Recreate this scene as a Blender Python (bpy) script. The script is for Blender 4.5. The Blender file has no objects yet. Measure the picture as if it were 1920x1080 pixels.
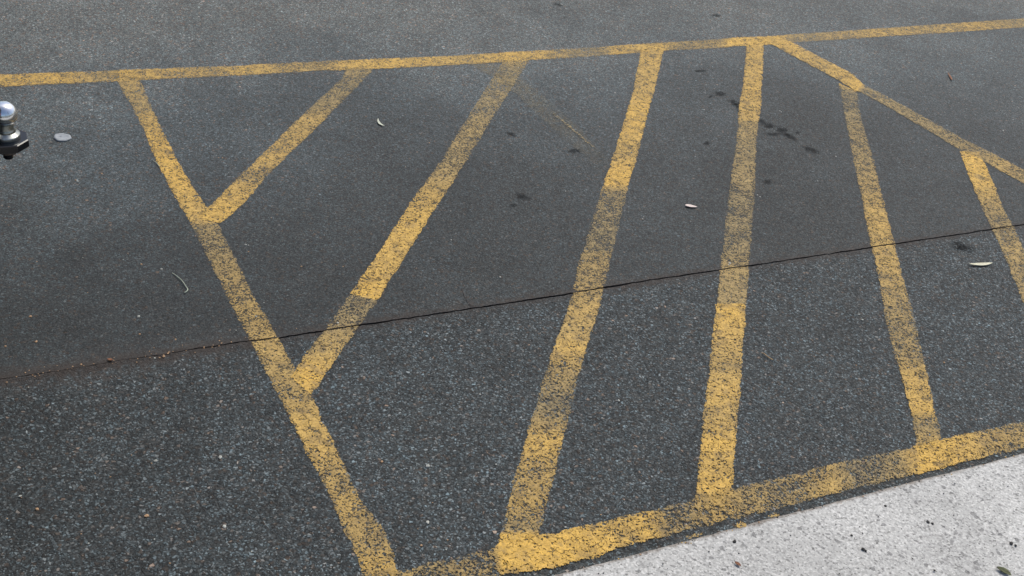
import bpy, bmesh, math, random
from mathutils import Vector, Matrix, noise
random.seed(7)
R = math.radians
C = bpy.context.scene.collection
S = bpy.context.scene

# ---------------------------------------------------------------- camera
FOC, PITCH, ROLL, H = 2300.0, 0.60227, 0.18091, 1.85
cam_d = bpy.data.cameras.new('camera'); cam = bpy.data.objects.new('camera', cam_d); C.objects.link(cam)
cam_d.sensor_width = 36.0; cam_d.lens = 36.0 * FOC / 1920.0
cam_d.clip_start = 0.05; cam_d.clip_end = 800
RM = Matrix.Rotation(math.pi / 2 - PITCH, 3, 'X') @ Matrix.Rotation(ROLL, 3, 'Z')
cam.matrix_world = Matrix.Translation((0, 0, H)) @ RM.to_4x4()
S.camera = cam
S.render.resolution_x, S.render.resolution_y = 1024, 576

# ---------------------------------------------------------------- sky and sun (bright, thinly overcast day)
SUN_EL, SUN_AZ = R(58), R(20)      # azimuth measured from +Y towards +X
w = bpy.data.worlds.new('World'); S.world = w; w.use_nodes = True
nt = w.node_tree; nt.nodes.clear()
sky = nt.nodes.new('ShaderNodeTexSky'); sky.sky_type = 'NISHITA'; sky.sun_disc = False
sky.sun_elevation = SUN_EL; sky.sun_rotation = SUN_AZ
sky.air_density = 1.0; sky.dust_density = 4.0; sky.ozone_density = 1.0
bg = nt.nodes.new('ShaderNodeBackground'); bg.inputs['Strength'].default_value = 0.10
wo = nt.nodes.new('ShaderNodeOutputWorld')
nt.links.new(sky.outputs[0], bg.inputs[0]); nt.links.new(bg.outputs[0], wo.inputs[0])
sd = bpy.data.lights.new('sun', 'SUN'); sd.energy = 1.5; sd.angle = R(30); sd.color = (1.0, 0.975, 0.88)
so = bpy.data.objects.new('sun', sd); C.objects.link(so)
dirv = Vector((math.sin(SUN_AZ) * math.cos(SUN_EL), math.cos(SUN_AZ) * math.cos(SUN_EL), math.sin(SUN_EL)))
so.rotation_euler = dirv.to_track_quat('Z', 'Y').to_euler(); so.location = (0, 0, 20)
S.view_settings.view_transform = 'Standard'; S.view_settings.look = 'None'
S.view_settings.gamma = 1; S.view_settings.exposure = 0.62; S.view_settings.use_curve_mapping = False

# ---------------------------------------------------------------- helpers
def at(x, y, z=0.0):
    """ground point (height z) seen at pixel x, y of the 1920 x 1080 photograph"""
    d = RM @ Vector((x - 960.0, 540.0 - y, -FOC))
    t = (z - H) / d.z
    return Vector((d.x * t, d.y * t, z))

def link(name, me, mat=None, parent=None, **kw):
    o = bpy.data.objects.new(name, me); C.objects.link(o)
    if mat is not None and me is not None and len(me.materials) == 0: me.materials.append(mat)
    if parent is not None: o.parent = parent
    for k, v in kw.items(): o[k] = v
    return o

def from_bm(name, bm, mat, parent=None, smooth=False, **kw):
    me = bpy.data.meshes.new(name); bm.normal_update(); bm.to_mesh(me); bm.free()
    if smooth:
        for p in me.polygons: p.use_smooth = True
    return link(name, me, mat, parent, **kw)

def empty(name, loc, rz=0, **kw):
    o = bpy.data.objects.new(name, None); C.objects.link(o); o.location = loc; o.rotation_euler.z = rz
    o.empty_display_size = .05
    for k, v in kw.items(): o[k] = v
    return o

class NT:
    def __init__(s, name):
        s.m = bpy.data.materials.new(name); s.m.use_nodes = True
        s.t = s.m.node_tree; s.t.nodes.clear()
        s.out = s.t.nodes.new('ShaderNodeOutputMaterial')
    def n(s, typ, ins=None, **props):
        nd = s.t.nodes.new(typ)
        for k, v in props.items(): setattr(nd, k, v)
        for k, v in (ins or {}).items(): s.set(nd, k, v)
        return nd
    def set(s, nd, k, v):
        sock = nd.inputs[k]
        if isinstance(v, bpy.types.NodeSocket): s.t.links.new(v, sock)
        elif isinstance(v, (tuple, list)) and len(v) == 3 and sock.type == 'RGBA': sock.default_value = (*v, 1)
        else: sock.default_value = v
    def math(s, op, a, b=0.0, c=0.0, clamp=False):
        nd = s.n('ShaderNodeMath', operation=op, use_clamp=clamp)
        for i, v in enumerate((a, b, c)):
            if i < len(nd.inputs): s.set(nd, i, v)
        return nd.outputs[0]
    def rng(s, v, a, b, c=0.0, d=1.0, smooth=False):
        nd = s.n('ShaderNodeMapRange', {'Value': v, 'From Min': a, 'From Max': b, 'To Min': c, 'To Max': d})
        if smooth: nd.interpolation_type = 'SMOOTHSTEP'
        return nd.outputs[0]
    def mix(s, f, a, b, blend='MIX'):
        nd = s.t.nodes.new('ShaderNodeMix'); nd.data_type = 'RGBA'; nd.blend_type = blend
        s.set(nd, 0, f)
        s.set(nd, 6, a); s.set(nd, 7, b)
        return nd.outputs[2]
    def noise(s, vec, scale, detail=2.0, rough=.5):
        return s.n('ShaderNodeTexNoise', {'Vector': vec, 'Scale': scale, 'Detail': detail, 'Roughness': rough}).outputs[0]
    def ramp(s, v, stops):
        nd = s.n('ShaderNodeValToRGB', {'Fac': v}); cr = nd.color_ramp
        while len(cr.elements) < len(stops): cr.elements.new(.5)
        for e, (p, c) in zip(cr.elements, stops):
            e.position = p; e.color = (*c, 1) if isinstance(c, tuple) else (c, c, c, 1)
        return nd.outputs[0]
    def bsdf(s, **ins):
        b = s.t.nodes.new('ShaderNodeBsdfPrincipled')
        for k, v in ins.items(): s.set(b, k.replace('_', ' '), v)
        return b
    def finish(s, sh): s.t.links.new(sh, s.out.inputs[0]); return s.m

def pos(N): return N.n('ShaderNodeNewGeometry').outputs['Position']

# direction of the kerb, of the seam and of the long yellow line
A0, A1 = at(0, 152), at(1920, 45)
ALONG = (A1 - A0).normalized()
ACROSS = Vector((-ALONG.y, ALONG.x, 0))

# ---------------------------------------------------------------- materials
def asphalt(name, coarse):
    N = NT(name); P = pos(N)
    warp = N.n('ShaderNodeTexNoise', {'Vector': P, 'Scale': 90.0, 'Detail': 1.0})
    off = N.n('ShaderNodeVectorMath', {0: warp.outputs['Color'], 1: (.5, .5, .5)}, operation='SUBTRACT')
    sc = N.n('ShaderNodeVectorMath', {0: off.outputs[0]}, operation='SCALE'); sc.inputs['Scale'].default_value = .006
    P2 = N.n('ShaderNodeVectorMath', {0: P, 1: sc.outputs[0]}, operation='ADD').outputs[0]
    size = 145.0 if coarse else 165.0
    v = N.n('ShaderNodeTexVoronoi', {'Vector': P2, 'Scale': size, 'Randomness': 1.0})
    ve = N.n('ShaderNodeTexVoronoi', {'Vector': P2, 'Scale': size, 'Randomness': 1.0}, feature='DISTANCE_TO_EDGE')
    rnd = N.n('ShaderNodeSeparateColor', {0: v.outputs['Color']})
    vb = N.n('ShaderNodeTexVoronoi', {'Vector': P2, 'Scale': size * 2.1, 'Randomness': 1.0})
    rb = N.n('ShaderNodeSeparateColor', {0: vb.outputs['Color']})
    if coarse:
        stone = N.ramp(rnd.outputs[0], [(0, .008), (.30, .021), (.55, .044), (.75, .085), (.92, .165), (1, .28)])
        fines = N.ramp(rb.outputs[0], [(0, .007), (.45, .018), (.85, .052), (1, .17)])
    else:
        stone = N.ramp(rnd.outputs[0], [(0, .012), (.35, .023), (.7, .043), (.93, .072), (1, .13)])
        fines = N.ramp(rb.outputs[0], [(0, .009), (.5, .022), (.9, .046), (1, .090)])
    # stones stand proud of the darker binder between them
    cell = N.rng(ve.outputs['Distance'], .04, .20, 0, 1, True)
    own = N.rng(rnd.outputs[1], .25, .55, 0, 1, True) if coarse else N.rng(rnd.outputs[1], .3, .7, 0, 1, True)
    k = N.math('MULTIPLY', N.math('MULTIPLY', cell, own), N.rng(N.noise(P, 11.0, 3.0, .6), .35, .62, .45, 1.0))
    col = N.mix(k, fines, stone)
    # tint of single stones: blue-grey, a few brown
    tint = N.ramp(rnd.outputs[2], [(0, (.74, 1.0, 1.12)), (.55, (.80, 1.0, 1.08)), (.90, (.89, 1.0, 1.03)), (.97, (1.12, .98, .86)), (1, (1.30, .95, .72))])
    col = N.mix(1.0, col, tint, 'MULTIPLY')
    # slow changes of tone: traffic wear, dirt, old bitumen
    lo = N.noise(P, .9, 3.0, .55); mid = N.noise(P, 7.0, 3.0, .6); hi = N.noise(P, 45.0, 2.0, .6)
    f = N.math('ADD', N.math('MULTIPLY', N.rng(lo, .3, .7, -.19, .19), 1.0), N.rng(mid, .3, .7, -.16, .16))
    f = N.math('ADD', f, N.rng(hi, .3, .7, -.14, .14)); f = N.math('ADD', f, 1.0)
    # distance across the road, metres from the long yellow line
    ac = N.n('ShaderNodeVectorMath', {0: P, 1: tuple(ACROSS)}, operation='DOT_PRODUCT').outputs['Value']
    dline = N.math('SUBTRACT', ac, ACROSS.dot(A0))
    if not coarse:
        # the travelled lane beyond the line is worn paler than the parking side
        wob = N.math('ADD', dline, N.rng(lo, .3, .7, -.35, .35))
        trav = N.rng(wob, -1.2, .6, .86, 2.95, True)
        f = N.math('MULTIPLY', f, trav)
    al = N.n('ShaderNodeVectorMath', {0: P, 1: tuple(ALONG)}, operation='DOT_PRODUCT').outputs['Value']
    # the bay factor paints the parked car's soft shade into the asphalt colour
    bay_shade = N.rng(N.math('ADD', al, N.rng(mid, .3, .7, -.25, .25)), -.85, .7, .56, 1.06, True)
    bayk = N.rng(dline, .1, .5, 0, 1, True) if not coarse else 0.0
    bay_shade = N.math('ADD', N.math('MULTIPLY', bay_shade, N.math('SUBTRACT', 1.0, bayk)), bayk)
    f = N.math('MULTIPLY', f, bay_shade)
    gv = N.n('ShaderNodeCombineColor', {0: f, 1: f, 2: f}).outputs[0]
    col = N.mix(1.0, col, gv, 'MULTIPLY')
    if not coarse: col = N.mix(N.rng(wob, -.5, .6, 0, 1, True), col, N.mix(1.0, col, (1.16, 1.02, .92), 'MULTIPLY'))
    # brown dust gathered near the seam on the left
    dseam = N.math('SUBTRACT', ac, ACROSS.dot(at(640, 615)))
    near = N.rng(N.math('ABSOLUTE', N.math('ADD', dseam, N.rng(mid, .3, .7, -.03, .03))), .0, .085, 1, 0, True)
    leftk = N.rng(al, ALONG.dot(at(620, 618)), ALONG.dot(at(330, 660)), 0, 1, True)
    dust = N.math('MULTIPLY', N.math('MULTIPLY', near, leftk), N.rng(hi, .4, .6, .15, .75))
    col = N.mix(dust, col, N.mix(N.rng(mid, .4, .6, 0, 1), (.024, .017, .014), (.040, .032, .027)))
    film = N.math('MULTIPLY', N.rng(N.math('ABSOLUTE', N.math('ADD', dseam, N.rng(hi, .3, .7, -.012, .012))), .0, .036, 1, 0, True), N.rng(mid, .35, .65, .45, .95))
    col = N.mix(film, col, (.024, .018, .015))
    blot = N.math('MULTIPLY', N.rng(N.noise(P, 3.2, 4.0, .65), .54, .70, 0, .45), N.rng(al, .5, -.6, .25, 1))
    col = N.mix(blot, col, N.mix(1.0, col, (1.05, .86, .72), 'MULTIPLY'))
    b = N.bsdf(Base_Color=col, Roughness=N.rng(rb.outputs[1], 0, 1, .6, .9), Specular_IOR_Level=.36)
    hgt = N.math('ADD', N.math('MULTIPLY', k, N.rng(rnd.outputs[0], 0, 1, .4, 1)), N.math('MULTIPLY', rb.outputs[2], .3))
    hgt = N.math('ADD', hgt, N.math('MULTIPLY', hi, .6))
    bp = N.n('ShaderNodeBump', {'Height': hgt, 'Strength': .9 if coarse else .55, 'Distance': .0028 if coarse else .0014})
    N.set(b, 'Normal', bp.outputs[0])
    return N.finish(b.outputs[0])

def concrete():
    N = NT('exposed_concrete'); P = pos(N)
    v = N.n('ShaderNodeTexVoronoi', {'Vector': P, 'Scale': 260.0}); c = N.n('ShaderNodeSeparateColor', {0: v.outputs['Color']})
    v2 = N.n('ShaderNodeTexVoronoi', {'Vector': P, 'Scale': 120.0}); c2 = N.n('ShaderNodeSeparateColor', {0: v2.outputs['Color']})
    g = N.ramp(c.outputs[0], [(0, .18), (.09, .29), (.3, .38), (.7, .44), (1, .56)])
    g = N.mix(N.rng(c2.outputs[0], .94, .98, 0, .6, True), g, (.09, .09, .095))
    n1 = N.noise(P, 60, 3, .65); n2 = N.noise(P, 5, 3, .6)
    sp = N.rng(n1, .60, .70, 0, .40, True)
    g = N.mix(sp, g, (.15, .15, .155))
    f = N.math('ADD', 1.0, N.rng(n2, .3, .7, -.12, .12)); gv = N.n('ShaderNodeCombineColor', {0: f, 1: f, 2: N.math('MULTIPLY', f, .97)}).outputs[0]
    g = N.mix(1.0, g, gv, 'MULTIPLY')
    # dirt and spilt yellow paint along the road edge
    ac = N.n('ShaderNodeVectorMath', {0: P, 1: tuple(-ACROSS)}, operation='DOT_PRODUCT').outputs['Value']
    de = N.math('SUBTRACT', ac, -ACROSS.dot(K0))
    edge = N.math('MULTIPLY', N.rng(N.math('ADD', de, N.rng(n1, .3, .7, -.006, .006)), .002, .014, 1, 0, True), .65)
    g = N.mix(edge, g, (.115, .088, .065))
    b = N.bsdf(Base_Color=g, Roughness=.85, Specular_IOR_Level=.3)
    h = N.math('ADD', c.outputs[1], N.math('MULTIPLY', n1, 1.5))
    N.set(b, 'Normal', N.n('ShaderNodeBump', {'Height': h, 'Strength': .6, 'Distance': .001}).outputs[0])
    return N.finish(b.outputs[0])

def paint():
    """worn road paint: three values stored along every line say how worn, how fresh and how far from the edge"""
    N = NT('worn_yellow_road_paint'); P = pos(N)
    wear = N.n('ShaderNodeAttribute', attribute_name='wear').outputs['Fac']
    fresh = N.n('ShaderNodeAttribute', attribute_name='fresh').outputs['Fac']
    edge = N.n('ShaderNodeAttribute', attribute_name='edge').outputs['Fac']
    n1 = N.noise(P, 150.0, 2.0, .6); n1b = N.noise(P, 300.0, 1.0, .5); n2 = N.noise(P, 14.0, 3.0, .6); n3 = N.noise(P, 34.0, 2.0, .6)
    v = N.n('ShaderNodeTexVoronoi', {'Vector': P, 'Scale': 190.0}); vc = N.n('ShaderNodeSeparateColor', {0: v.outputs['Color']})
    eff = N.math('ADD', wear, N.rng(n2, .3, .7, -.20, .20)); eff = N.math('ADD', eff, N.rng(n3, .3, .7, -.12, .12))
    # extra wear towards the ragged edges
    ed = N.math('ADD', edge, N.rng(n3, .3, .7, -.0045, .0035)); ed = N.math('ADD', ed, N.rng(n1b, .3, .7, -.0015, .0015))
    eff = N.math('ADD', eff, N.rng(ed, .0, .012, .22, 0))
    src = N.math('ADD', N.math('MULTIPLY', n1, .62), N.math('MULTIPLY', n1b, .38))
    src = N.math('ADD', src, N.rng(vc.outputs[0], 0, 1, -.07, .07))
    th = N.rng(eff, 0, 1, .325, .575)
    m = N.rng(N.math('SUBTRACT', src, th), -.020, .034, 0, 1, True)
    pit = N.n('ShaderNodeTexVoronoi', {'Vector': P, 'Scale': 120.0}); pc = N.n('ShaderNodeSeparateColor', {0: pit.outputs['Color']})
    pr = N.math('MULTIPLY', pc.outputs[0], N.rng(n3, .3, .7, .5, 1.5))
    hole = N.math('MULTIPLY', N.rng(pc.outputs[1], .66, .70, 0, 1), N.rng(N.math('SUBTRACT', N.math('MULTIPLY', pr, .45), pit.outputs['Distance']), -.02, .06, 0, 1, True))
    m = N.math('MULTIPLY', m, N.math('SUBTRACT', 1.0, N.math('MULTIPLY', hole, .8)))
    cw = N.n('ShaderNodeTexNoise', {'Vector': P, 'Scale': 40.0, 'Detail': 2.0}); cs = N.n('ShaderNodeVectorMath', {0: cw.outputs['Color']}, operation='SCALE'); cs.inputs['Scale'].default_value = .03
    ck = N.n('ShaderNodeTexVoronoi', {'Vector': N.n('ShaderNodeVectorMath', {0: P, 1: cs.outputs[0]}, operation='ADD').outputs[0], 'Scale': 62.0}, feature='DISTANCE_TO_EDGE')
    crack = N.math('MULTIPLY', N.rng(ck.outputs['Distance'], .03, .09, 1, 0, True), N.rng(N.noise(P, 48.0, 2.0, .6), .48, .58, 0, .65, True))
    m = N.math('MULTIPLY', m, N.math('SUBTRACT', 1.0, crack))
    m = N.math('MULTIPLY', m, N.rng(ed, .0015, .0035, 0, 1, True))
    thin = N.math('MULTIPLY', N.rng(fresh, 0, 1, .80, 1.0), N.rng(eff, .15, .8, 1.0, .60))            # old paint is thin: some asphalt tone comes through
    m = N.math('MULTIPLY', m, N.math('MULTIPLY', thin, N.rng(fresh, -1, 0, 0, 1)))
    col = N.mix(fresh, (.315, .250, .128), (.570, .350, .066))
    col = N.mix(N.rng(src, .45, .62, .0, .35), col, N.mix(.5, col, (.40, .30, .16)))
    tone = N.rng(N.math('ADD', N.math('MULTIPLY', N.noise(P, 55.0, 2.0, .6), .5), N.math('MULTIPLY', N.noise(P, 210.0, 2.0, .6), .5)), .36, .64, .72, 1.24); tn = N.n('ShaderNodeCombineColor', {0: tone, 1: tone, 2: tone}).outputs[0]
    col = N.mix(1.0, col, tn, 'MULTIPLY')
    grime = N.rng(N.noise(P, 26.0, 3.0, .65), .50, .70, 0, .55)
    col = N.mix(grime, col, (.12, .10, .07))
    b = N.bsdf(Base_Color=col, Roughness=.7, Specular_IOR_Level=.35)
    N.set(b, 'Normal', N.n('ShaderNodeBump', {'Height': N.math('ADD', src, N.math('MULTIPLY', vc.outputs[1], .45)), 'Strength': .8, 'Distance': .003}).outputs[0])
    tr = N.n('ShaderNodeBsdfTransparent')
    mx = N.n('ShaderNodeMixShader', {0: m, 1: tr.outputs[0], 2: b.outputs[0]})
    return N.finish(mx.outputs[0])

def stain_mat():
    N = NT('oil_stain_film'); P = pos(N)
    edge = N.n('ShaderNodeAttribute', attribute_name='edge').outputs['Fac']
    n = N.noise(P, 60.0, 3.0, .6); n2 = N.noise(P, 160.0, 2.0, .6)
    m = N.math('ADD', edge, N.math('ADD', N.rng(n, .3, .7, -.32, .32), N.rng(n2, .3, .7, -.2, .2)))
    m = N.math('MULTIPLY', N.rng(m, .0, .75, 0, 1, True), .47)
    b = N.bsdf(Base_Color=(.010, .011, .012), Roughness=.9, Specular_IOR_Level=.12)
    mx = N.n('ShaderNodeMixShader', {0: m, 1: N.n('ShaderNodeBsdfTransparent').outputs[0], 2: b.outputs[0]})
    return N.finish(mx.outputs[0])

def plain(name, col, rough=.6, metal=0.0, var=.15, scale=80.0, spec=.5, coat=0.0):
    N = NT(name); co = N.n('ShaderNodeTexCoord').outputs['Object']
    f = N.rng(N.noise(co, scale, 3.0, .6), .3, .7, 1 - var, 1 + var)
    g = N.n('ShaderNodeCombineColor', {0: f, 1: f, 2: f}).outputs[0]
    b = N.bsdf(Base_Color=N.mix(1.0, col, g, 'MULTIPLY'), Roughness=rough, Metallic=metal, Specular_IOR_Level=spec, Coat_Weight=coat)
    return N.finish(b.outputs[0])

KZ = 0.10                                     # kerb step
K0, K1 = at(1023, 1080, KZ), at(1917, 848, KZ)
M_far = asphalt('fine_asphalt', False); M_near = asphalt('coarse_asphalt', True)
M_conc = concrete(); M_paint = paint(); M_stain = stain_mat()

# ---------------------------------------------------------------- ground, road, kerb
def grid_sheet(name, verts, faces, mat, **kw):
    me = bpy.data.meshes.new(name); me.from_pydata(verts, [], faces); me.update()
    return link(name, me, mat, **kw)

# seam between the two asphalt layers, read off the photograph and carried on straight beyond it
SEAM = [(0, 711), (70, 701), (150, 688), (225, 676), (300, 665), (380, 652), (467, 639), (520, 634), (580, 624), (640, 615),
        (760, 597), (873, 580), (980, 564), (1073, 550), (1180, 531), (1280, 516), (1407, 498), (1520, 481), (1640, 463), (1745, 447),
        (1847, 432), (1920, 421)]
sp = [at(*q) for q in SEAM]
sdir = (sp[-1] - sp[0]).normalized()
sp = [sp[0] - sdir * 30] + sp + [sp[-1] + sdir * 30]
def resample(pts, step, lo=.0, hi=1e9):
    out = [pts[0].copy()]
    for a, b in zip(pts, pts[1:]):
        L = (b - a).length; n = 1 if L > 20 else max(1, int(L / step))
        for i in range(1, n + 1): out.append(a.lerp(b, i / n))
    return out
sline = resample(sp, .006)
def jag(p, amp, seed):
    q = Vector((p.x * 28, p.y * 28, seed)); r = Vector((p.x * 120, p.y * 120, seed + 9))
    return amp * (noise.noise(q) + .8 * noise.noise(r))
def seam_edge(side):
    """broken lip of the asphalt on one side of the seam"""
    out = []
    for p in sline:
        s = (p - sp[1]).dot(sdir)
        gap = .0019 + .0010 * noise.noise(Vector((s * 5, 3.3, 0)))
        gap *= 1 + .55 * noise.noise(Vector((s * 14, 7.7, 0)))
        gap *= .04 + .96 * min(1, max(0, (s - .30) / .25))
        out.append(p + ACROSS * (side * gap + jag(p, .0022, 5.0 + .12 * side) + side * abs(jag(p, .0012, 11.0 + side))))
    return out

def strip(name, edge, off, mat, z, drop, **kw):
    """asphalt sheet from the seam outwards, with the broken lip turned down into the crack"""
    V, F = [], []
    for p in edge:
        V.append((p.x, p.y, z - drop)); V.append((p.x, p.y, z))
        q = p + off; V.append((q.x, q.y, z))
    for i in range(len(edge) - 1):
        a, b = 3 * i, 3 * i + 3
        F.append((a, b, b + 1, a + 1)); F.append((a + 1, b + 1, b + 2, a + 2))
    return grid_sheet(name, V, F, mat, **kw)

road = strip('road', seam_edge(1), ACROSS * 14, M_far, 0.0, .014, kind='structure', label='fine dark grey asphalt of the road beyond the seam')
kline = ACROSS.dot(K0); soff = kline - ACROSS.dot(sp[5])
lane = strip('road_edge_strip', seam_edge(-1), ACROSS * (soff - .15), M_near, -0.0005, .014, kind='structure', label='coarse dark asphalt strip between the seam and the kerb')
M_dirt = plain('dark_crack_dirt', (.026, .018, .013), .95, var=.5, scale=200)
M_earth = plain('bare_ground', (.10, .09, .075), .95, var=.3, scale=3)
g = grid_sheet('crack_bed', [tuple(p + ACROSS * s * .02 + Vector((0, 0, -.0125))) for p in (sp[0], sp[-1]) for s in (-1, 1)], [(0, 2, 3, 1)], M_dirt, kind='structure')
grid_sheet('ground', [(-300, -300, -.03), (300, -300, -.03), (300, 300, -.03), (-300, 300, -.03)], [(0, 1, 2, 3)], M_earth, kind='structure')

# concrete pavement with a rounded kerb edge
V, F = [], []
prof = [(0.0, -.02), (0.0, KZ - .007), (.0015, KZ - .0025), (.0045, KZ - .0006), (.009, KZ), (.06, KZ), (3.2, KZ + .03), (3.2, -.02)]
kd = (K1 - K0).normalized(); kn = Vector((kd.y, -kd.x, 0))
st = [-25, -4] + [-2 + .01 * i for i in range(501)] + [5, 30]
for s in st:
    for d, z in prof:
        p = K0 + kd * s + kn * d
        if d < .01: p += kn * (jag(p, .0016, 2.0) + .0018 * noise.noise(Vector((s * 3, 0, 0))))
        V.append((p.x, p.y, z))
n = len(prof)
for i in range(len(st) - 1):
    for j in range(n - 1):
        F.append((i * n + j, i * n + j + 1, (i + 1) * n + j + 1, (i + 1) * n + j))
grid_sheet('pavement', V, F, M_conc, kind='structure', label='pale speckled concrete kerb and pavement in the lower right corner')

# ---------------------------------------------------------------- painted lines
lvl = [0]
def painted(name, label, st, group=None, cut=True, ex=.0025, sub=.012, nx=4, wob=.0011, category='painted line', parent=None):
    """st: (x_left, y_left, x_right, y_right, wear, fresh) in photograph pixels, laid out on the asphalt"""
    lvl[0] += 1; z = .0010 + .00012 * lvl[0]
    rows = []
    for s0, s1 in zip(st, st[1:]):
        a0, b0, a1, b1 = at(s0[0], s0[1]), at(s0[2], s0[3]), at(s1[0], s1[1]), at(s1[2], s1[3])
        k = max(1, int((a1 - a0).length / sub))
        for i in range(k):
            t = i / k; rows.append((a0.lerp(a1, t), b0.lerp(b1, t), s0[4] + (s1[4] - s0[4]) * t, s0[5] + (s1[5] - s0[5]) * t))
    s = st[-1]; rows.append((at(s[0], s[1]), at(s[2], s[3]), s[4], s[5]))
    bm = bmesh.new()
    lw = bm.verts.layers.float.new('wear'); lf = bm.verts.layers.float.new('fresh'); le = bm.verts.layers.float.new('edge')
    prev = None
    for a, b, wv, fv in rows:
        W = (b - a).length; u = (b - a) / W
        a2 = a - u * ex + u * jag(a, wob, 20.0); b2 = b + u * ex + u * jag(b, wob, 33.0); W = (b2 - a2).length
        cur = []
        for j in range(nx + 1):
            p = a2.lerp(b2, j / nx); v = bm.verts.new((p.x, p.y, z))
            v[lw] = wv; v[lf] = fv; v[le] = min(j, nx - j) / nx * W
            cur.append(v)
        if prev:
            for j in range(nx): bm.faces.new((prev[j], prev[j + 1], cur[j + 1], cur[j]))
        prev = cur
    if cut:      # the seam breaks the paint: cut it along the crack, one seam segment at a time
        n2 = ACROSS
        for sgn in (1, -1):
            mid = [p for p in sp if True]
            c = sum((r[0] for r in rows), Vector()) / len(rows)
            # crossing point of this line and the seam
            best = None
            for r in rows:
                m_ = (r[0] + r[1]) / 2
                for q in sline[1:-1:4]:
                    dd = (m_ - q).length
                    if best is None or dd < best[0]: best = (dd, q)
            if best[0] > .03: break
            bmesh.ops.bisect_plane(bm, geom=bm.verts[:] + bm.edges[:] + bm.faces[:], plane_co=best[1] + ACROSS * sgn * .0025, plane_no=ACROSS)
        if best[0] <= .03:
            dead = [f for f in bm.faces if abs((f.calc_center_median() - best[1]).dot(ACROSS)) < .0025]
            bmesh.ops.delete(bm, geom=dead, context='FACES')
    kw = dict(label=label, category=category)
    if group: kw['group'] = group
    return from_bm(name, bm, M_paint, parent, **kw)

def horiz(st):   # stations given as (x, y_top, y_bottom, wear, fresh)
    return [(x, a, x, b, w_, f_) for x, a, b, w_, f_ in st]

GRP = 'yellow hatching lines painted inside the triangle'
painted('painted_line', 'long thin yellow line running across the whole top of the picture',
        horiz([(-400, 162, 188, .35, .6), (0, 140, 163, .3, .75), (110, 136, 158, .28, .8), (200, 133, 154, .45, .35), (225, 131, 153, .3, .8), (260, 130, 151, .3, .7), (400, 125, 144, .42, .5), (450, 123, 142, .28, .7),
               (600, 115, 133, .42, .4), (650, 113, 132, .22, .75), (740, 109, 128, .25, .85), (860, 104, 122, .3, .6), (950, 98, 117, .2, .85), (1010, 95, 112, .3, .7), (1080, 91, 108, .5, .25), (1130, 88, 105, .5, .3),
               (1150, 86, 103, .25, .7), (1240, 80, 96, .3, .75), (1280, 78, 94, .5, .3), (1355, 73, 90, .4, .5), (1370, 71, 88, .15, .95), (1460, 67, 83, .2, .9), (1490, 64, 80, .42, .3), (1600, 57, 73, .38, .5),
               (1640, 54, 70, .28, .7), (1740, 47, 64, .4, .5), (1830, 41, 58, .3, .7), (1900, 36, 53, .42, .4), (1960, 32, 49, .4, .4), (2500, -2, 14, .4, .4)]))
painted('painted_line', 'yellow line slanting from upper left to the bottom edge, joined by two shorter stripes',
        [(212, 140, 258, 140, .35, .6), (217, 150, 263, 150, .35, .5), (247, 200, 283, 200, .42, .3), (258, 220, 292, 218, .3, .6), (275, 258, 308, 250, .3, .8), (292, 300, 333, 300, .22, .9), (315, 345, 358, 345, .22, .9), (331, 375, 376, 372, .3, .75),
         (357, 418, 402, 412, .2, .7), (360, 424, 410, 422, .45, .28), (375, 455, 427, 458, .5, .2), (400, 505, 452, 505, .42, .35), (420, 545, 470, 545, .5, .45), (447, 600, 503, 600, .5, .5), (468, 636, 522, 634, .32, .5),
         (478, 655, 533, 655, .28, .5), (500, 700, 552, 690, .35, .45), (517, 735, 583, 740, .4, .5), (532, 762, 596, 765, .35, .6), (548, 793, 605, 790, .12, .7), (575, 850, 630, 840, .28, .7), (600, 898, 657, 898, .5, .5), (625, 945, 680, 945, .42, .6),
         (648, 1000, 715, 985, .40, .5), (658, 1020, 733, 1020, .42, .5), (680, 1078, 746, 1078, .3, .8), (712, 1150, 775, 1150, .3, .7)])
painted('painted_line', 'shortest complete hatching stripe, joining the long slanting line at upper left',
        [(650, 130, 702, 129, .35, .25), (638, 150, 686, 146, .45, .15), (584, 200, 633, 200, .42, .2), (560, 222, 612, 222, .3, .55), (520, 262, 573, 260, .3, .6), (483, 298, 534, 298, .3, .65), (450, 330, 500, 332, .45, .5), (425, 355, 475, 362, .25, .7), (390, 390, 440, 398, .15, .85), (372, 408, 414, 420, .18, .8)], GRP)
painted('painted_line', 'hatching stripe with its lower end joining the long slanting line just below the dark seam',
        [(944, 113, 992, 113, .3, .55), (934, 130, 981, 132, .45, .12), (889, 200, 938, 200, .45, .18), (861, 245, 909, 246, .42, .3), (828, 300, 876, 300, .52, .25), (806, 330, 855, 334, .35, .4), (779, 365, 833, 367, .35, .7), (753, 405, 808, 404, .15, .85), (721, 455, 777, 453, .12, .85), (690, 502, 745, 505, .22, .8),
         (657, 550, 709, 562, .12, 1), (655, 553, 706, 566, .5, .12), (622, 600, 682, 600, .5, .15), (600, 630, 664, 628, .3, .4), (570, 668, 640, 660, .3, .55), (555, 692, 612, 700, .12, .95), (545, 708, 585, 742, .15, .9)], GRP)
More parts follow.
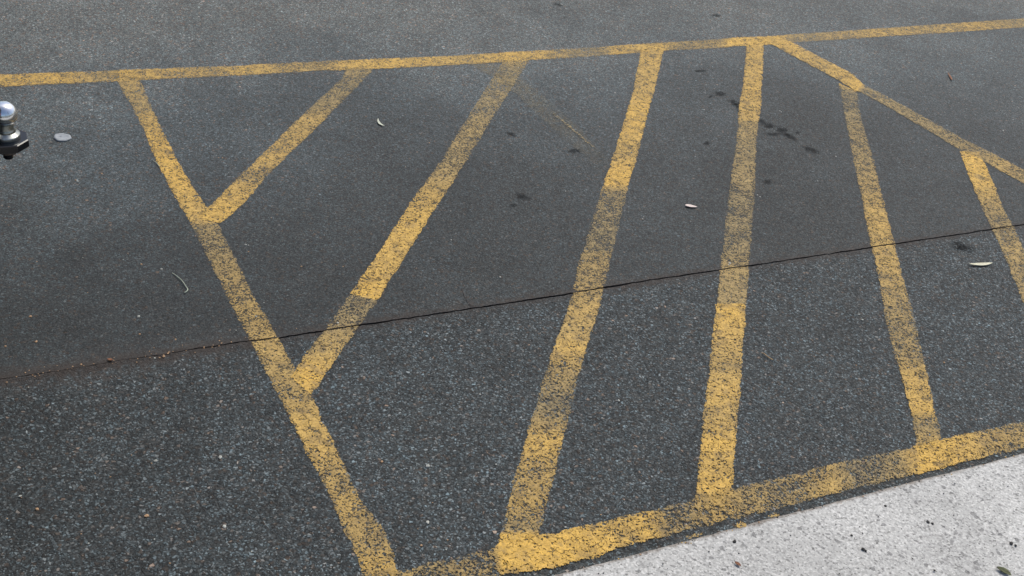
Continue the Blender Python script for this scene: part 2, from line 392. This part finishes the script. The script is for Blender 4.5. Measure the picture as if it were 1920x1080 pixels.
painted('painted_line', 'hatching stripe ending in the bright yellow corner patch at the bottom edge',
        [(1203, 88, 1246, 88, .2, .75), (1187, 170, 1227, 170, .2, .65), (1177, 205, 1217, 205, .12, .9), (1163, 250, 1206, 250, .18, .85), (1150, 290, 1196, 290, .3, .6), (1141, 318, 1187, 318, .12, .95), (1132, 345, 1179, 345, .14, .95), (1127, 360, 1176, 360, .52, .25), (1102, 440, 1155, 445, .62, .08), (1096, 468, 1150, 470, .55, .15), (1089, 474, 1146, 478, .42, .35),
         (1075, 540, 1133, 540, .42, .4), (1064, 585, 1122, 585, .22, .6), (1050, 620, 1110, 620, .2, .5), (1038, 650, 1100, 655, .12, .75), (1030, 680, 1090, 685, .38, .55), (1015, 720, 1080, 720, .5, .3), (1003, 765, 1072, 765, .55, .12), (992, 800, 1062, 800, .35, .5), (985, 830, 1054, 830, .28, .85), (962, 900, 1038, 900, .42, .55), (950, 950, 1023, 950, .42, .65), (940, 992, 1014, 992, .55, .35), (936, 1004, 1010, 1004, .10, 1), (934, 1045, 1008, 1045, .12, 1), (932, 1072, 1006, 1068, .22, .95)], GRP)
painted('painted_line', 'steepest hatching stripe, nearly upright in the picture, crossing a trail of dark oil spots',
        [(1400, 78, 1432, 78, .15, .85), (1397, 120, 1431, 120, .2, .7), (1392, 165, 1428, 165, .25, .8), (1385, 200, 1427, 200, .3, .7), (1383, 224, 1424, 224, .22, .7), (1384, 230, 1422, 230, .35, .35), (1378, 280, 1418, 280, .42, .2), (1371, 330, 1416, 330, .38, .25), (1365, 375, 1415, 375, .52, .1), (1360, 420, 1410, 420, .5, .12), (1355, 470, 1408, 470, .48, .15), (1350, 500, 1404, 500, .4, .35),
         (1347, 530, 1402, 530, .25, .3), (1344, 568, 1399, 568, .2, .25), (1342, 572, 1398, 572, .08, 1), (1339, 605, 1398, 605, .15, .85), (1334, 645, 1393, 645, .25, .7), (1330, 690, 1390, 690, .32, .55), (1325, 735, 1388, 735, .15, .85), (1318, 780, 1384, 780, .3, .6), (1315, 830, 1380, 830, .15, .95), (1310, 870, 1376, 870, .28, .8), (1307, 912, 1374, 912, .18, .95), (1302, 955, 1372, 950, .45, .5)], GRP)
painted('painted_line', 'hatching stripe starting from the slanting line at upper right and leaning down to the right',
        [(1572, 156, 1606, 172, .15, .9), (1574, 168, 1608, 176, .5, .12), (1580, 200, 1610, 200, .58, .1), (1589, 245, 1621, 245, .45, .25), (1600, 300, 1638, 300, .42, .3), (1613, 360, 1652, 360, .38, .5), (1622, 410, 1665, 410, .25, .7), (1632, 458, 1677, 458, .35, .65), (1640, 490, 1685, 490, .25, .65), (1650, 540, 1698, 540, .38, .5), (1660, 600, 1715, 600, .5, .35), (1674, 660, 1728, 660, .52, .35), (1688, 700, 1738, 700, .3, .7), (1707, 770, 1752, 770, .2, .85), (1704, 755, 1751, 755, .22, .75)][:-1] +
        [(1712, 800, 1760, 800, .5, .25), (1717, 826, 1766, 826, .3, .6), (1722, 850, 1772, 850, .3, .9)], GRP)
painted('painted_line', 'hatching stripe at the right edge, vivid yellow at its top end',
        [(1799, 284, 1836, 286, .1, .95), (1812, 320, 1850, 315, .12, 1), (1826, 355, 1866, 352, .2, .8), (1843, 395, 1880, 390, .4, .4), (1860, 432, 1900, 425, .5, .25), (1880, 475, 1918, 465, .3, .4), (1903, 530, 1945, 520, .4, .3), (1945, 640, 1995, 640, .4, .4), (2010, 790, 2065, 790, .35, .5)], GRP)
painted('painted_line', 'thinner yellow line slanting down to the right from the top line to the right edge',
        [(1420, 72, 1462, 70, .2, .85), (1450, 86, 1490, 82, .2, .85), (1500, 113, 1535, 106, .3, .7), (1540, 134, 1566, 122, .3, .7), (1573, 152, 1600, 140, .25, .8), (1606, 172, 1616, 157, .15, .9), (1614, 174, 1624, 162, .5, .2), (1655, 196, 1665, 182, .42, .25), (1700, 222, 1710, 207, .45, .2), (1748, 250, 1757, 233, .42, .25), (1800, 282, 1810, 263, .45, .25),
         (1836, 298, 1850, 282, .4, .3), (1870, 318, 1884, 300, .3, .55), (1925, 348, 1935, 327, .4, .3), (2040, 415, 2052, 393, .4, .3)])
painted('painted_line', 'wide worn yellow line along the concrete kerb at lower right',
        [(600, 1120, 610, 1170, .6, .4), (740, 1074, 750, 1122, .55, .55), (800, 1058, 812, 1106, .66, .35), (870, 1044, 880, 1094, .66, .4), (925, 1028, 935, 1085, .6, .55), (936, 1016, 946, 1078, .14, 1), (1023, 1003, 1036, 1067, .12, 1), (1107, 984, 1120, 1045, .18, .95), (1150, 975, 1165, 1028, .28, .85), (1210, 960, 1222, 1012, .30, .9), (1240, 953, 1255, 1004, .58, .5), (1290, 940, 1305, 992, .62, .4), (1340, 926, 1355, 978, .45, .7), (1400, 910, 1412, 966, .55, .4), (1470, 894, 1482, 948, .58, .4),
         (1553, 873, 1565, 926, .35, .6), (1600, 862, 1612, 914, .62, .15), (1683, 846, 1695, 897, .5, .35), (1720, 836, 1730, 888, .15, 1), (1780, 820, 1792, 872, .22, .95), (1850, 806, 1862, 855, .42, .6), (1920, 791, 1932, 838, .5, .4), (2100, 742, 2112, 790, .5, .4)], cut=False, wob=.004)
painted('painted_line', 'faint ghost of an older yellow line, worn almost away between two hatching stripes',
        [(875, 119, 925, 116, .6, -.5), (930, 150, 975, 146, .6, -.6), (965, 176, 1008, 170, .6, -.62), (1010, 220, 1045, 205, .6, -.75), (1060, 265, 1090, 243, .6, -.78), (1095, 293, 1119, 277, .65, -.82), (1120, 330, 1160, 318, .7, -.9)], wob=.004)
painted('painted_line', 'very thin bright sliver left from the old yellow line between two hatching stripes',
        [(1030, 212, 1036, 208, .6, .0), (1062, 237, 1067, 234, .45, .0), (1090, 261, 1095, 258, .4, .1), (1112, 280, 1117, 276, .5, .05)], sub=.006, nx=2, ex=.0002)

# ---------------------------------------------------------------- oil stains and old dark spots, films on the road
def stain(parent, px, py, wpx, hpx, slant=0.0):
    N = 20; bm = bmesh.new(); le = bm.verts.layers.float.new('edge')
    c = at(px, py); z = .0007
    e1 = at(px + wpx / 2, py + slant * wpx / 2) - c; e2 = at(px, py - hpx / 2) - c
    vc = bm.verts.new((c.x, c.y, z)); vc[le] = 1.0; ring = []
    for i in range(N):
        a = 2 * math.pi * i / N; r = 1.5 * (1 + .25 * noise.noise(Vector((math.cos(a) * 2 + px, math.sin(a) * 2, py))))
        p = c + e1 * math.cos(a) * r + e2 * math.sin(a) * r; v = bm.verts.new((p.x, p.y, z)); v[le] = -.15; ring.append(v)
    for i in range(N): bm.faces.new((vc, ring[i], ring[(i + 1) % N]))
    from_bm('oil_stain', bm, M_stain, parent)
for s in [(1350, 176, 26, 9, .1), (1333, 181, 8, 5, -.5), (1376, 193, 22, 11, .3), (1383, 199, 12, 11, .3), (1428, 228, 14, 9, .3), (1443, 236, 26, 10, .1), (1450, 252, 36, 7, 0), (1468, 246, 26, 14, .3), (1481, 256, 24, 11, .3), (1521, 281, 32, 11, .3),
          (1313, 133, 22, 6, 0), (1326, 269, 14, 7, 0), (1343, 29, 20, 6, .1), (1047, 9, 18, 6, .2), (960, 252, 20, 7, .3), (980, 369, 26, 11, .2), (963, 385, 14, 7, 0), (1077, 283, 26, 8, 0), (1440, 341, 18, 8, 0), (1495, 249, 10, 5, 0),
(1395, 212, 30, 10, .2)]:
    stain(road, *s)
for s in [(1797, 461, 26, 18, .3), (1810, 466, 30, 16, .2)]:
    stain(lane, *s)

# ---------------------------------------------------------------- tow hitch at the left edge
def lathe(bm, prof, seg=40, cx=0, cy=0):
    rings = []
    for r, z in prof:
        if r < 1e-6: rings.append([bm.verts.new((cx, cy, z))])
        else: rings.append([bm.verts.new((cx + r * math.cos(2 * math.pi * i / seg), cy + r * math.sin(2 * math.pi * i / seg), z)) for i in range(seg)])
    for a, b in zip(rings, rings[1:]):
        for i in range(seg):
            j = (i + 1) % seg
            if len(a) == 1: bm.faces.new((a[0], b[j], b[i]))
            elif len(b) == 1: bm.faces.new((a[i], a[j], b[0]))
            else: bm.faces.new((a[i], a[j], b[j], b[i]))
    bmesh.ops.recalc_face_normals(bm, faces=bm.faces)

def prism(bm, pts, z0, z1, bev=0.0):
    vs = [bm.verts.new((x, y, z0)) for x, y in pts]
    f = bm.faces.new(vs); r = bmesh.ops.extrude_face_region(bm, geom=[f])
    for e in r['geom']:
        if isinstance(e, bmesh.types.BMVert): e.co.z = z1
    bmesh.ops.recalc_face_normals(bm, faces=bm.faces)

def chrome():
    N = NT('bright_chrome'); co = N.n('ShaderNodeTexCoord').outputs['Object']
    n = N.noise(co, 90, 4, .65)
    b = N.bsdf(Base_Color=N.mix(N.rng(n, .55, .72, 0, .5), (.82, .84, .86), (.35, .34, .33)), Metallic=1.0, Roughness=N.rng(n, .3, .7, .08, .24))
    return N.finish(b.outputs[0])
M_chrome = chrome()
M_zinc = plain('worn_zinc', (.36, .38, .36), .32, 1.0, .3, 120)
M_blackp = plain('black_gloss_paint', (.006, .007, .009), .12, 0, .2, 60, .5, .0)
M_rusty = plain('dull_rusty_steel', (.11, .085, .07), .6, .5, .4, 150)
d = RM @ Vector((8 - 960.0, 540.0 - 213.5, -FOC))
BALL = Vector((0, 0, H)) + d * (.025 / 24.0)     # where a 50 mm ball spans the 48 pixels seen
HYAW = math.atan2(ALONG.y, ALONG.x) - R(2)
hitch = empty('tow_hitch', (BALL.x, BALL.y, BALL.z - .1), HYAW, label='chrome tow ball on a glossy black drawbar poking in at the left edge', category='tow hitch')
O = .1
def lz(p): return [(r, z + O) for r, z in p]
bm = bmesh.new()
sph = [(0, .0235), (.0075, .0235), (.0092, .0228)] + [(.025 * math.sin(a), .025 * math.cos(a)) for a in [R(24 + 4.5 * i) for i in range(27)]]
sph = [q for q in sph if q[1] > -.0196]
lathe(bm, lz(sph + [(.0156, -.0198), (0, -.0198)]), 56); from_bm('ball', bm, M_chrome, hitch, True)
bm = bmesh.new(); lathe(bm, lz([(.0154, -.0199), (.0152, -.030), (.0158, -.034), (.0185, -.0375), (0, -.0375)]), 48); from_bm('neck', bm, M_zinc, hitch, True)
bm = bmesh.new(); lathe(bm, lz([(0, -.0376), (.0185, -.0376), (.0255, -.0425), (.0262, -.0442), (.0262, -.0505), (0, -.0505)]), 48); from_bm('collar', bm, M_zinc, hitch)
# drawbar: a thick flat bar, rounded at the ball end, going back to the receiver tube
def bar_outline(grow):
    r = .0425 + grow; pts = []
    for i in range(4):
        a = R(-66 + 44 * i); pts.append((r * math.cos(a), r * math.sin(a)))
    pts += [(-.02, .040 + grow), (-.24, .036 + grow), (-.24, -.036 - grow), (-.02, -.040 - grow)]
    return pts
bm = bmesh.new(); ringz = []
for grow, z in [(-.0025, -.0507), (0, -.0522), (.0005, -.066), (-.0015, -.0675)]:
    ringz.append([bm.verts.new((x, y, z + O)) for x, y in bar_outline(grow)])
for a, b in zip(ringz, ringz[1:]):
    for i in range(len(a)): j = (i + 1) % len(a); bm.faces.new((a[i], b[i], b[j], a[j]))
bm.faces.new(ringz[0]); bm.faces.new(ringz[-1][::-1]); bmesh.ops.recalc_face_normals(bm, faces=bm.faces)
from_bm('drawbar', bm, M_blackp, hitch)
bm = bmesh.new(); prism(bm, [(.0205 * math.cos(R(60 * i + 12)), .0205 * math.sin(R(60 * i + 12))) for i in range(6)], O - .0677, O - .083); from_bm('nut', bm, M_rusty, hitch)
bm = bmesh.new(); lathe(bm, lz([(0, -.0832), (.0098, -.0832), (.0098, -.0965), (.0082, -.0985), (0, -.0985)]), 24); from_bm('bolt_end', bm, M_blackp, hitch)
bm = bmesh.new(); prism(bm, [(-.241, -.032), (-.241, .032), (-.42, .032), (-.42, -.032)], O - .09, O - .026); from_bm('shank', bm, M_blackp, hitch)

# ---------------------------------------------------------------- the parked four-wheel drive that carries the hitch
M_body = plain('dark_car_paint', (.012, .016, .024), .22, .0, .05, 5, .5, 1.0)
M_glass = plain('dark_car_glass', (.008, .009, .010), .05, 0, .02, 5, .6)
M_plastic = plain('black_plastic', (.02, .02, .021), .6, 0, .15, 120)
M_tyre = plain('tyre_rubber', (.018, .018, .018), .8, 0, .2, 90)
M_alloy = plain('alloy_wheel', (.55, .56, .58), .3, 1.0, .08, 30)
M_red = plain('red_lens', (.35, .01, .01), .15, 0, .05, 30, .5, .6)
M_whiteplate = plain('white_plate', (.65, .65, .62), .5, 0, .05, 30)
car = empty('parked_car', (BALL.x, BALL.y, 0), HYAW, label='dark four-wheel drive parked left of the hatching, the tow ball at its rear', category='car')
car.scale.y = .93
def loft(st, z0=None):
    """st: x, z_bottom, half_width, belt_z, roof_half_width, roof_z"""
    bm = bmesh.new(); rings = []
    for x, zb, wd, bz, rw, rz in st:
        half = [(0, zb), (wd * .80, zb), (wd * .97, zb + .06), (wd, (zb + bz) * .5), (wd * .985, bz - .06), (wd * .95, bz), (rw + .02, rz - .10), (rw - .02, rz - .03), (rw - .12, rz), (0, rz + .012)]
        ring = [bm.verts.new((x, y, z)) for y, z in half] + [bm.verts.new((x, -y, z)) for y, z in half[-2:0:-1]]
        rings.append(ring)
    for a, b in zip(rings, rings[1:]):
        for i in range(len(a)): j = (i + 1) % len(a); bm.faces.new((a[i], a[j], b[j], b[i]))
    bm.faces.new(rings[0]); bm.faces.new(rings[-1]); bmesh.ops.recalc_face_normals(bm, faces=bm.faces)
    return bm
D0 = -.44
from_bm('body', loft([(D0, .52, .80, 1.04, .68, 1.66), (D0 - .05, .46, .86, 1.05, .70, 1.74), (D0 - .5, .36, .88, 1.06, .71, 1.78), (D0 - 1.6, .34, .88, 1.06, .72, 1.79), (D0 - 2.5, .34, .88, 1.05, .70, 1.76), (D0 - 2.75, .34, .88, 1.04, .69, 1.68),
     (D0 - 3.25, .34, .88, 1.03, .80, 1.14), (D0 - 3.9, .36, .88, 1.0, .78, 1.08), (D0 - 4.25, .40, .84, .92, .74, 1.0), (D0 - 4.35, .46, .76, .84, .70, .92)]), M_body, car, True)
def slab(name, x0, x1, y0, y1, z0, z1, mat, bev=.015):
    bm = bmesh.new(); bmesh.ops.create_cube(bm, size=1)
    for v in bm.verts: v.co = Vector((x0 + (x1 - x0) * (v.co.x + .5), y0 + (y1 - y0) * (v.co.y + .5), z0 + (z1 - z0) * (v.co.z + .5)))
    if bev: bmesh.ops.bevel(bm, geom=bm.edges[:], offset=bev, segments=2, affect='EDGES')
    return from_bm(name, bm, mat, car)
slab('rear_bumper', D0 - .03, D0 + .10, -.85, .85, .46, .66, M_plastic, .03)
slab('number_plate', D0 + .012, D0 + .024, -.19, .19, .74, .86, M_whiteplate, .003)
slab('tow_receiver', -.76, -.40, -.043, .043, BALL.z - .101, BALL.z - .017, M_plastic, .006)
slab('rear_window', D0 - .02, D0 + .006, -.60, .60, 1.12, 1.52, M_glass, .01)
for sy in (-1, 1):
    slab('tail_light', D0 - .06, D0 + .012, sy * .70 - .07, sy * .70 + .07, .80, 1.05, M_red, .02)
    for x0, x1 in ((D0 - .35, D0 - .95), (D0 - 1.05, D0 - 1.75), (D0 - 1.85, D0 - 2.55)):
        bm = bmesh.new(); vs = []
        for x, z in ((x0, 1.12), (x1, 1.12), (x1 + (.04 if x1 > D0 - 2 else .12), 1.60), (x0, 1.60)):
            t = (z - 1.06) / .62; y = .88 * .95 + (.735 - .88 * .95) * t + .012
            vs.append(bm.verts.new((x, sy * y, z)))
        f = bm.faces.new(vs); r = bmesh.ops.extrude_face_region(bm, geom=[f])
        for e in r['geom']:
            if isinstance(e, bmesh.types.BMVert): e.co.y -= sy * .03
        bmesh.ops.recalc_face_normals(bm, faces=bm.faces); from_bm('side_window', bm, M_glass, car)
    for wx in (D0 - .85, D0 - 3.45):
        bm = bmesh.new(); lathe(bm, [(0, -.10), (.30, -.10), (.36, -.09), (.37, -.05), (.37, .05), (.36, .09), (.25, .10), (.24, .07), (0, .07)], 40)
        tm = from_bm('wheel', bm, M_tyre, car, True); tm.location = (wx, sy * .80, .371); tm.rotation_euler = (R(90) * (-sy), 0, 0)
        bm = bmesh.new(); lathe(bm, [(.235, .071), (.235, .085), (.20, .088), (.06, .080), (.04, .092), (0, .092)], 10); rm = from_bm('rim', bm, M_alloy, tm)
        bm = bmesh.new(); lathe(bm, [(0, -.004), (.44, -.004), (.455, .0), (.44, .004), (0, .004)], 40)
        ar = from_bm('wheel_arch', bm, M_plastic, car, True); ar.location = (wx, sy * .882, .42); ar.rotation_euler = (R(90), 0, 0)

# ---------------------------------------------------------------- litter
M_leafc = plain('cream_dry_leaf', (.54, .52, .38), .6, 0, .12, 60); M_leafw = plain('bleached_leaf', (.60, .50, .46), .6, 0, .12, 60)
M_twig = plain('pale_dry_twig', (.30, .34, .27), .7, 0, .2, 90); M_tan = plain('tan_twig', (.42, .27, .13), .7, 0, .2, 90)
M_husk = plain('pale_husk', (.50, .52, .42), .6, 0, .2, 80); M_green = plain('mossy_green_leaf', (.075, .085, .035), .8, 0, .5, 60)
M_brown = plain('rusty_brown_leaf', (.20, .085, .04), .8, 0, .4, 80)
def leaf(name, label, p0, p1, wid, curl, mat, bend=0.0, z=0.0, cat='leaf', skew=0.0, group=None):
    """narrow leaf lying from pixel p0 to p1; wid in metres, real thickness, ends lifted"""
    a, b = at(*p0, z + .002), at(*p1, z + .002); L = (b - a).length; u = (b - a).normalized(); v = Vector((-u.y, u.x, 0))
    bm = bmesh.new(); n = 14; m = 4; T = [], []
    for side, dz in ((0, .0012), (1, 0.0)):
        for i in range(n + 1):
            t = i / n; wv = wid / 2 * max(.02, math.sin(math.pi * min(1, max(0, t ** (1 + skew)))) ** .8)
            row = []
            for j in range(m + 1):
                s = 2 * j / m - 1
                p = Vector((L * (t - .5), 0, 0)); 
                row.append(bm.verts.new(((t - .5) * L, s * wv + bend * (4 * t * (1 - t) - .5), dz + curl * (2 * t - 1) ** 2 + abs(s) * wv * .35 + .0003)))
            T[side].append(row)
    for i in range(n):
        for j in range(m):
            bm.faces.new((T[0][i][j], T[0][i + 1][j], T[0][i + 1][j + 1], T[0][i][j + 1]))
            bm.faces.new((T[1][i][j], T[1][i][j + 1], T[1][i + 1][j + 1], T[1][i + 1][j]))
        for j in (0, m): bm.faces.new((T[0][i][j], T[1][i][j], T[1][i + 1][j], T[0][i + 1][j]))
    for i in (0, n):
        for j in range(m): bm.faces.new((T[0][i][j], T[0][i][j + 1], T[1][i][j + 1], T[1][i][j]))
    bmesh.ops.recalc_face_normals(bm, faces=bm.faces)
    kw = dict(label=label, category=cat)
    if group: kw['group'] = group
    o = from_bm(name, bm, mat, None, True, **kw)
    c = (a + b) / 2; o.location = (c.x, c.y, z + .0015); o.rotation_euler.z = math.atan2(u.y, u.x)
    return o
leaf('fallen_leaf', 'cream narrow leaf lying on coarse asphalt below the seam near the right edge', (1817, 497), (1861, 495), .0135, .003, M_leafc, -.004)
leaf('fallen_leaf', 'small whitish leaf lying between the two steep stripes above the seam', (1284, 386), (1307, 389), .014, .002, M_leafw, .0, skew=-.25)
leaf('fallen_leaf', 'small pale crescent husk lying between the two left hatching stripes', (707, 224), (719, 238), .008, .003, M_husk, -.007)
leaf('fallen_leaf', 'tiny curled brown leaf on the road beyond the slanting line at upper right', (1777, 138), (1785, 152), .008, .004, M_brown, .004)
leaf('fallen_leaf', 'mossy green leaf scrap on the concrete at the bottom right corner', (1868, 1064), (1896, 1080), .014, .003, M_green, .003, z=KZ + .003)
leaf('fallen_leaf', 'small reddish brown scrap on the concrete pavement', (1377, 1054), (1389, 1062), .007, .002, M_brown, .001, z=KZ + .001)
leaf('fallen_leaf', 'tiny orange brown leaf on the left end of the seam near the slanting line', (201, 674), (212, 676), .007, .002, M_brown, .001)

def tube(name, label, pts, rad, mat, cat='twig'):
    P3 = [at(x, y, .0) + Vector((0, 0, zz)) for x, y, zz in pts]; c = P3[len(P3) // 2].copy(); c.z = 0
    P3 = [p - c for p in P3]
    fine = []
    for i in range(len(P3) - 1):
        p0, p1, p2, p3 = P3[max(0, i - 1)], P3[i], P3[i + 1], P3[min(len(P3) - 1, i + 2)]
        for k in range(4):
            t = k / 4
            fine.append(.5 * ((2 * p1) + (p2 - p0) * t + (2 * p0 - 5 * p1 + 4 * p2 - p3) * t * t + (3 * p1 - p0 - 3 * p2 + p3) * t ** 3))
    fine.append(P3[-1]); bm = bmesh.new(); rings = []
    for i, p in enumerate(fine):
        tn = (fine[min(i + 1, len(fine) - 1)] - fine[max(i - 1, 0)]).normalized(); s = tn.cross(Vector((0, 0, 1))).normalized(); up = s.cross(tn)
        t = i / (len(fine) - 1); r = rad * (.55 + .45 * t) * (1 + .25 * noise.noise(p * 300))
        rings.append([bm.verts.new(p + s * r * math.cos(a * math.pi / 3) + up * r * math.sin(a * math.pi / 3)) for a in range(6)])
    for a, b in zip(rings, rings[1:]):
        for i in range(6): j = (i + 1) % 6; bm.faces.new((a[i], a[j], b[j], b[i]))
    bm.faces.new(rings[0]); bm.faces.new(rings[-1][::-1]); bmesh.ops.recalc_face_normals(bm, faces=bm.faces)
    o = from_bm(name, bm, mat, None, True, label=label, category=cat); o.location = c
    return o
tube('twig', 'pale curved twig with a hooked end lying left of the long slanting line', [(323, 513, .002), (333, 521, .004), (342, 530, .005), (349, 540, .004), (352, 544, .003), (350, 548, .003), (346, 550, .002)], .0016, M_twig)
tube('twig', 'faint straw of grass against the left side of the long slanting line', [(287, 302, .002), (293, 307, .004), (300, 315, .003)], .0011, M_twig)
tube('twig', 'short tan twig on coarse asphalt right of the steepest stripe', [(1427, 662, .002), (1433, 666, .004), (1441, 672, .003), (1449, 676, .002)], .0015, M_tan)
tube('twig', 'thin dark line standing for a fine crack that branches off the seam', [(866, 541, .002), (871, 556, .003), (880, 571, .003), (890, 577, .002)], .0008, plain('dark_crack_line', (.07, .05, .04), .8))  # thin tube added to stand for the crack branching off the seam

# flattened pale cap at upper left
cp = at(117, 259); rx = (at(134, 259) - at(100, 259)).length / 2
bm = bmesh.new(); lathe(bm, [(0, .0035), (rx * .55, .0032), (rx * .66, .0042), (rx * .84, .0046), (rx * .96, .0034), (rx, .0010), (rx * .98, 0), (0, 0)], 28)
for v in bm.verts:
    a = math.atan2(v.co.y, v.co.x); k = 1 + .05 * math.sin(3 * a) + .04 * math.sin(7 * a + 1); v.co.x *= k; v.co.y *= k * .93
cap = from_bm('flattened_cap', bm, plain('dull_aluminium', (.25, .27, .29), .7, .05, .18, 130), None, True, label='flattened pale grey metal cap on the asphalt near the tow ball', category='bottle cap')
cap.location = (cp.x, cp.y, .0008)
bm = bmesh.new(); lathe(bm, [(0, .0041), (rx * .13, .0041), (rx * .15, .0034), (0, .0034)], 12); dp = from_bm('dent', bm, plain('dull_dent', (.2, .22, .25), .6), cap); dp.location = (-rx * .22, rx * .1, 0)

# grit: pale stones, brown bits and dark crumbs nobody could count
def pebble_bm(bm, c, r, fl=.6):
    m = bmesh.ops.create_icosphere(bm, subdivisions=1, radius=r)
    rot = Matrix.Rotation(random.random() * 6.3, 3, 'Z'); sx = random.uniform(.8, 1.4)
    for v in m['verts']:
        q = rot @ Vector((v.co.x * sx, v.co.y, v.co.z * fl)); v.co = q * random.uniform(.8, 1.15) + c + Vector((0, 0, r * fl * .45))
M_pale = plain('pale_grit_stone', (.36, .37, .34), .7, 0, .3, 40); M_tang = plain('tan_grit_stone', (.36, .23, .13), .8, 0, .3, 40); M_dark = plain('dark_crumb', (.025, .024, .022), .8)
def grit(name, label, pts, mat):
    bm = bmesh.new()
    for x, y, r, z in pts: pebble_bm(bm, at(x, y, z), r)
    from_bm(name, bm, mat, None, False, kind='stuff', label=label)
pale = [(145, 340, .0025, 0), (195, 244, .003, 0), (460, 459, .0032, 0), (466, 460, .002, 0), (303, 505, .003, 0), (1205, 411, .0028, 0), (633, 606, .003, 0), (635, 610, .002, 0), (1368, 494, .0040, 0), (1366, 497, .0028, 0), (938, 520, .0028, 0), (260, 594, .004, 0), (1462, 208, .003, 0), (1465, 210, .0025, 0), (1771, 211, .003, 0), (1320, 206, .003, 0), (1910, 203, .003, 0),
        (1881, 245, .0032, 0), (1557, 288, .003, 0), (1567, 294, .003, 0), (1533, 340, .003, 0), (1440, 571, .0032, 0), (1610, 590, .0032, 0), (1617, 600, .0034, 0), (413, 858, .0045, 0), (292, 865, .004, 0), (38, 931, .004, 0), (1060, 989, .003, 0), (802, 980, .004, 0), (421, 988, .0042, 0), (290, 672, .0025, 0), (845, 396, .002, 0), (846, 450, .002, 0), (1420, 366, .003, 0), (1425, 369, .002, 0), (480, 594, .0042, 0), (1795, 101, .003, 0), (1160, 752, .004, 0), (802, 874, .0045, 0), (900, 740, .003, 0)]
tan = [(57, 594, .004, 0), (265, 496, .003, 0), (307, 669, .0035, 0), (329, 637, .003, 0), (262, 627, .003, 0), (68, 641, .003, 0), (10, 650, .0035, 0), (205, 676, .003, 0), (152, 684, .003, 0), (565, 500, .0028, 0), (191, 326, .0028, 0), (142, 338, .0028, 0), (466, 472, .002, 0), (1770, 680, .003, 0), (275, 968, .0042, 0), (70, 955, .0035, 0), (716, 866, .003, 0), (790, 1023, .003, 0), (410, 296, .002, 0), (417, 296, .0025, 0), (805, 268, .0026, 0), (1640, 100, .0022, 0)]
for i in range(260):
    t = random.random(); x = random.uniform(-100, 2000); y = random.uniform(10, 1080)
    kx, ky = 1023, 1080
    if y > 1075 - (x - 1023) * .262: continue
    (pale if t < .6 else tan).append((x, y, random.uniform(.0009, .0019), 0))
for i in range(70):
    x = random.uniform(-60, 480); y = 711 - x * .157 + random.gauss(0, 6); tan.append((x, y, random.uniform(.0008, .002), 0))
grit('pale_grit', 'pale grit and crumbs of stone scattered over the asphalt', pale, M_pale)
dark = [(1377, 1016, .0042, KZ), (1597, 1004, .003, KZ + .001), (1618, 1030, .0042, KZ + .002), (1623, 1033, .003, KZ + .002), (1740, 979, .0038, KZ + .001), (1748, 982, .0035, KZ + .001), (1896, 1019, .0040, KZ + .003), (1904, 1023, .003, KZ + .003), (1660, 949, .003, KZ), (1752, 1070, .003, KZ + .004)]
for i in range(90):
    x = random.uniform(1040, 1920); y = random.uniform(880, 1080)
    if y < 1095 - (x - 1023) * .262: continue
    dark.append((x, y, random.uniform(.0007, .0018), KZ + .001))
ylw = []
for i in range(260):      # crumbled bitumen and grit packed along the foot and lip of the kerb
    q = K0.lerp(K1, random.uniform(-.3, 1.2)); q = q - kn * random.gauss(.001, .006); t = random.random()
    z = KZ if (q - K0).dot(kn) > .002 else KZ - .012 - random.random() * .03
    q = Vector((q.x, q.y, z)); im = RM.transposed() @ (q - Vector((0, 0, H)))
    (dark if t < .45 else tan if t < .85 else ylw).append((960 + FOC * im.x / -im.z, 540 - FOC * im.y / -im.z, random.uniform(.0007, .0021), z))
grit('dark_crumbs', 'dark crumbs of bitumen lying on the pale concrete', dark, M_dark)

grit('tan_grit', 'tan and brown grit scattered over the asphalt and along the seam', tan, M_tang)
grit('paint_flakes', 'flakes of yellow paint caught along the kerb edge', ylw, plain('yellow_flake', (.50, .30, .06), .7))

# yellow paint spilt on the kerb edge
def spill(px, py, wpx, hpx, wear):
    bm = bmesh.new(); lw = bm.verts.layers.float.new('wear'); lf = bm.verts.layers.float.new('fresh'); le = bm.verts.layers.float.new('edge')
    c = at(px, py, KZ + .0008); e1 = kd * (at(px + wpx / 2, py, KZ) - at(px, py, KZ)).length; e2 = kn * (at(px, py + hpx / 2, KZ) - at(px, py, KZ)).length
    def V(p, e):
        v = bm.verts.new((p.x, p.y, KZ + .0008)); v[lw] = wear; v[lf] = .8; v[le] = e; return v
    vc = V(c, .01); ring = [V(c + e1 * math.cos(2 * math.pi * i / 18) * 1.1 + e2 * math.sin(2 * math.pi * i / 18) * (1 + .3 * math.sin(i * 2.3)), 0) for i in range(18)]
    for i in range(18): bm.faces.new((vc, ring[i], ring[(i + 1) % 18]))
    from_bm('paint_spill', bm, M_paint, bpy.data.objects['pavement'])
spill(1391, 984, 26, 13, .15); spill(1452, 966, 34, 8, .4); spill(1302, 1004, 44, 7, .45)
